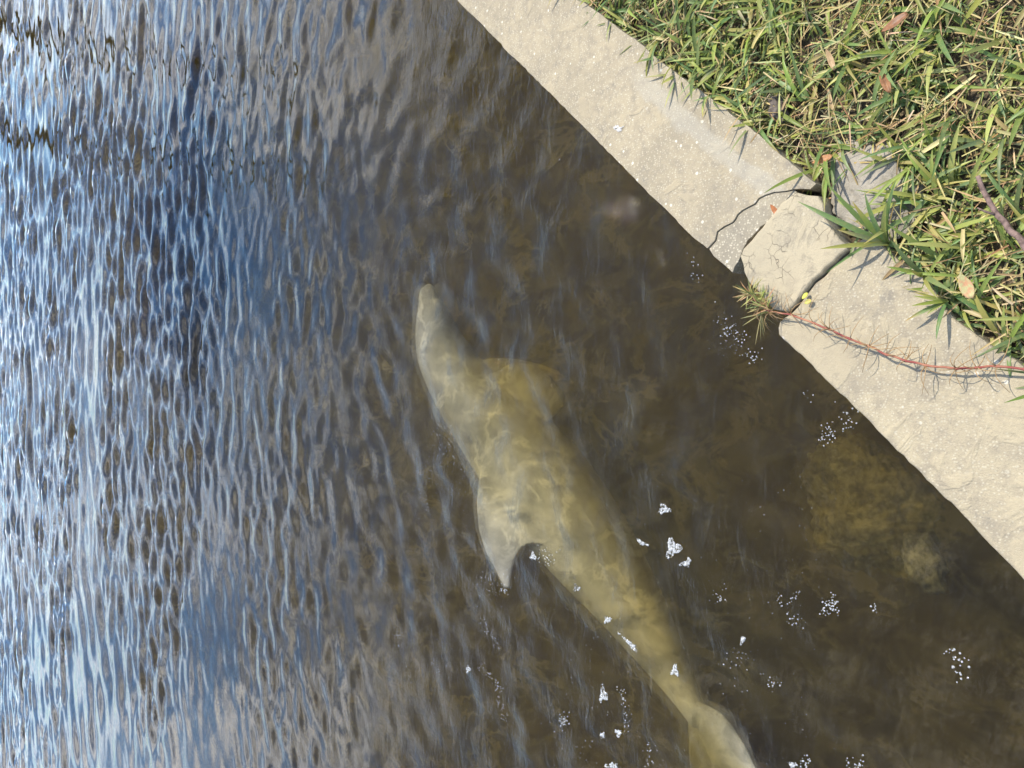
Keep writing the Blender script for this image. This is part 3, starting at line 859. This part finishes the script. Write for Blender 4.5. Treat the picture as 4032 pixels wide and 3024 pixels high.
def foam_patch(px, py, rx, ry, ang, label, seed):
    g = random.Random(seed)
    c0 = at(px, py, 0.006)
    cs, rs = [], []
    n = int(rx * ry * 0.16) + 16
    for _ in range(n):
        a = g.uniform(0, 6.283); q = math.sqrt(g.random()) * (0.75 + 0.35 * math.sin(3 * a + seed))
        x, y = q * rx * math.cos(a), q * ry * math.sin(a)
        x, y = x * math.cos(ang) - y * math.sin(ang), x * math.sin(ang) + y * math.cos(ang)
        p = at(px + x, py + y, 0.004 + g.uniform(0, 0.003) * (1 - q * .5))
        cs.append(p - c0); rs.append(0.0011 + 0.0032 * g.random() ** 2.5)
    o = link('foam_patch', bubbles_mesh('foam_patch', cs, rs), M_BUBBLE)
    o.location = c0
    tag(o, label, 'foam', 'rafts of foam floating round the dolphin')
foam_patch(2615, 2005, 30, 22, 0.1, 'small dome shaped foam raft on dark water right of the dolphin', 1)
foam_patch(2650, 2160, 34, 44, 0.2, 'largest foam raft, right of the dolphin behind the fin', 2)
foam_patch(2702, 2218, 26, 16, -0.6, 'foam raft just below the largest one', 3)
foam_patch(2525, 2135, 34, 9, 0.6, 'thin curved foam line left of the largest raft', 4)
foam_patch(2482, 2535, 64, 9, 0.75, 'long narrow foam streak at the left edge of the tail stock', 5)
foam_patch(2657, 2640, 17, 26, 0.1, 'oval foam raft lying over the middle of the tail stock', 6)
foam_patch(2375, 2735, 18, 40, 0.0, 'tall foam raft in the water left of the tail', 7)
foam_patch(2392, 2440, 18, 17, 0.0, 'faint foam raft between the dorsal fin and the tail', 8)
foam_patch(2437, 2885, 15, 17, 0.0, 'small foam raft at the lower left of the tail, the right one of a pair', 9)
foam_patch(2374, 2895, 13, 13, 0.0, 'small foam raft at the lower left of the tail, the left one of a pair', 10)
foam_patch(2412, 3015, 30, 16, 0.0, 'foam raft cut by the bottom edge of the picture', 11)
foam_patch(2100, 2190, 12, 22, -0.2, 'small foam raft in the notch behind the dorsal fin', 12)
foam_patch(1843, 2634, 12, 18, -0.3, 'single bright foam blob on calm water far left of the tail', 13)
foam_patch(2270, 2315, 16, 18, 0.2, 'small foam raft in dark water beneath the dorsal fin notch', 14)
foam_patch(2925, 2520, 11, 17, 0.3, 'small foam raft to the right of the tail stock', 15)
foam_patch(3120, 3010, 22, 12, 0.3, 'bright foam raft near the bottom edge, right of the flukes', 16)

def bubble_field():
    g = random.Random(5)
    cs, rs = [], []
    def box(x0, y0, x1, y1, n, rmin=0.0008, rmax=0.0022):
        for _ in range(n):
            cs.append(at(g.uniform(x0, x1), g.uniform(y0, y1), 0.003)); rs.append(g.uniform(rmin, rmax))
    def line(x0, y0, x1, y1, n, wob=14, rmin=0.0008, rmax=0.0024):
        for _ in range(n):
            f = g.random()
            cs.append(at(x0 + (x1 - x0) * f + g.gauss(0, wob), y0 + (y1 - y0) * f + g.gauss(0, wob), 0.003)); rs.append(g.uniform(rmin, rmax))
    def blob(x, y, r, n, rmin=0.0010, rmax=0.0026):
        for _ in range(n):
            cs.append(at(x + g.gauss(0, r * .5), y + g.gauss(0, r * .5), 0.003)); rs.append(g.uniform(rmin, rmax))
    line(1720, 1650, 1800, 1850, 60, 26); line(1640, 1800, 1680, 2020, 70, 16); box(1660, 1740, 1840, 1960, 70)
    blob(1960, 2310, 60, 70); blob(1920, 2280, 30, 25); blob(2150, 2190, 50, 45)
    line(1505, 2250, 1510, 2320, 12, 8); line(1545, 2435, 1575, 2560, 34, 8); line(1595, 2600, 1620, 2690, 18, 6); line(1700, 2600, 1725, 2650, 12, 6)
    line(1900, 2430, 1960, 2560, 40, 12); line(1890, 2620, 1965, 2700, 45, 8); line(1955, 2690, 1990, 2830, 45, 9)
    line(2435, 2700, 2480, 2830, 34, 8); line(2470, 2820, 2460, 2900, 18, 8)
    line(2830, 1240, 2900, 1330, 36, 20); blob(2880, 1340, 60, 42); blob(2960, 1400, 40, 22); line(2720, 1000, 2760, 1130, 16, 14)  # wall-side bubbles, this row and the next, added in place of sun sparkles
    blob(3260, 1710, 45, 34); blob(3330, 1650, 60, 26); line(3160, 1535, 3200, 1590, 6, 12)
    blob(3270, 2385, 38, 55); line(3060, 2340, 3075, 2385, 12, 6); line(3105, 2375, 3145, 2330, 14, 6); blob(3130, 2455, 40, 14); blob(3440, 2395, 20, 10)
    blob(3750, 2580, 36, 14, .0012, .003); blob(3770, 2640, 34, 14, .0012, .003)
    blob(3170, 3005, 30, 24); blob(3360, 3010, 50, 26); blob(2830, 2350, 40, 18); blob(2910, 2600, 50, 20); blob(3050, 2690, 34, 14)
    line(2240, 2760, 2200, 2900, 26, 16); blob(2220, 2840, 24, 26); line(2560, 2930, 2540, 3024, 20, 12); blob(2300, 2960, 40, 14)
    box(1500, 2000, 2400, 3024, 190, .0006, .0016); box(2200, 1850, 3300, 3024, 210, .0006, .0016)
    tag(link('bubbles', bubbles_mesh('bubbles', cs, rs), M_BUBBLE), 'scattered sparkling bubbles round the dolphin, with more added as sun glints by the wall', 'bubbles', kind='stuff')
bubble_field()

# ------------------------------------------------------------------ far bank and two palms whose trunks show as dark marks on the water
def far_bank():
    V, F = [], []
    xs = np.linspace(-160, 160, 80); ys = [44, 46, 50, 300]
    for x in xs:
        for y, z in zip(ys, (-0.5, 0.35, 0.6, 0.8)):
            V.append((x, y + 2 * mnoise.noise((x * 0.05, 0, 0)), z + 0.15 * mnoise.noise((x * 0.2, y, 0))))
    for i in range(len(xs) - 1):
        for k in range(3):
            F.append((i * 4 + k, i * 4 + 4 + k, i * 4 + 5 + k, i * 4 + 1 + k))
    tag(link('far_bank', pydata('far_bank', V, F), plain_mat('bank_turf', (0.09, 0.13, 0.04), 0.9, 0.1)), 'low grassy bank across the canal', 'bank', kind='structure')
far_bank()
M_TRUNK = plain_mat('palm_trunk', (0.09, 0.075, 0.06), 0.95, 0.1, 0.5, 6)
M_FROND = plain_mat('palm_frond', (0.05, 0.08, 0.025), 0.6, 0.3, 0.4, 4)
def frond_mesh():
    V, F = [], []
    L = 2.3
    for i in range(15):
        f = i / 14
        y = L * f; z = 0.5 * f - 1.5 * f * f
        w = 0.75 * math.sin(math.pi * min(1, 0.15 + 0.8 * f)) ** 0.8
        b = len(V)
        V += [(0, y, z), (0, y + 0.10, z - 0.02), (w, y + 0.45, z - 0.22), (-w, y + 0.45, z - 0.22)]
        F += [(b, b + 1, b + 2), (b, b + 3, b + 1)]
        if i:
            p = b - 4
            V += [(0.02, y, z), (0.02, V[p][1], V[p][2])]
            F += [(p, b, b + 4, b + 5)]
    return V, F
def palm(az, dist, h, lean, label):
    a = math.radians(az)
    base = Vector((dist * math.sin(a), dist * math.cos(a), 0.4))
    t = empty('palm_tree', base)
    bm = bmesh.new()
    pts = [Vector((lean * f * f, 0, h * f)) for f in np.linspace(0, 1, 14)]
    tube(bm, pts, list(0.42 - 0.10 * np.linspace(0, 1, 14) + 0.012 * np.sin(np.arange(14) * 2.2)), 10)
    me = bpy.data.meshes.new('trunk'); bm.to_mesh(me); bm.free()
    link('trunk', me, M_TRUNK, t)
    me = pydata('frond', *frond_mesh())
    me.materials.append(M_FROND)
    for k in range(20):
        o = bpy.data.objects.new('frond', me); COL.objects.link(o); o.parent = t
        o.location = pts[-1]
        o.rotation_euler = (random.uniform(-0.5, 0.8), 0, k * 2.4 + random.uniform(-0.2, 0.2))
        sc_ = random.uniform(0.8, 1.1); o.scale = (sc_, sc_, sc_)
    tag(t, label, 'palm', 'palms on the far bank')
def added_leaning_palm(base, top, label):  # out-of-view palm, added for its dark reflection and its shadow on the water
    t = empty('palm_tree', base)
    bm = bmesh.new()
    v = top - base
    pts = [Vector((v.x * f ** 1.3, v.y * f ** 1.3, v.z * f ** 0.85)) for f in np.linspace(0, 1, 16)]
    tube(bm, pts, list(0.17 - 0.05 * np.linspace(0, 1, 16) + 0.008 * np.sin(np.arange(16) * 2.2)), 10)
    me = bpy.data.meshes.new('trunk'); bm.to_mesh(me); bm.free()
    link('trunk', me, M_TRUNK, t)
    me = pydata('frond', *frond_mesh()); me.materials.append(M_FROND)
    for k in range(24):
        o = bpy.data.objects.new('frond', me); COL.objects.link(o); o.parent = t
        o.location = pts[-1]
        o.rotation_euler = (random.uniform(-0.7, 0.8), 0, k * 2.4 + random.uniform(-0.2, 0.2))
        sc_ = random.uniform(0.6, 0.8); o.scale = (sc_, sc_, sc_)
    tag(t, label, 'palm')
added_leaning_palm(wall_pt(10.0, 0.9, 0.5), Vector((5.0, 8.6, 6.2)), 'unseen palm added leaning over the canal, to darken the water at the top centre')
palm(15.6, 46, 12.0, 0.4, 'tall palm on the far bank mirrored as the dark broken line in the left ripples')
palm(21.9, 46, 10.0, -0.3, 'shorter palm on the far bank mirrored as dark marks in the upper left corner')
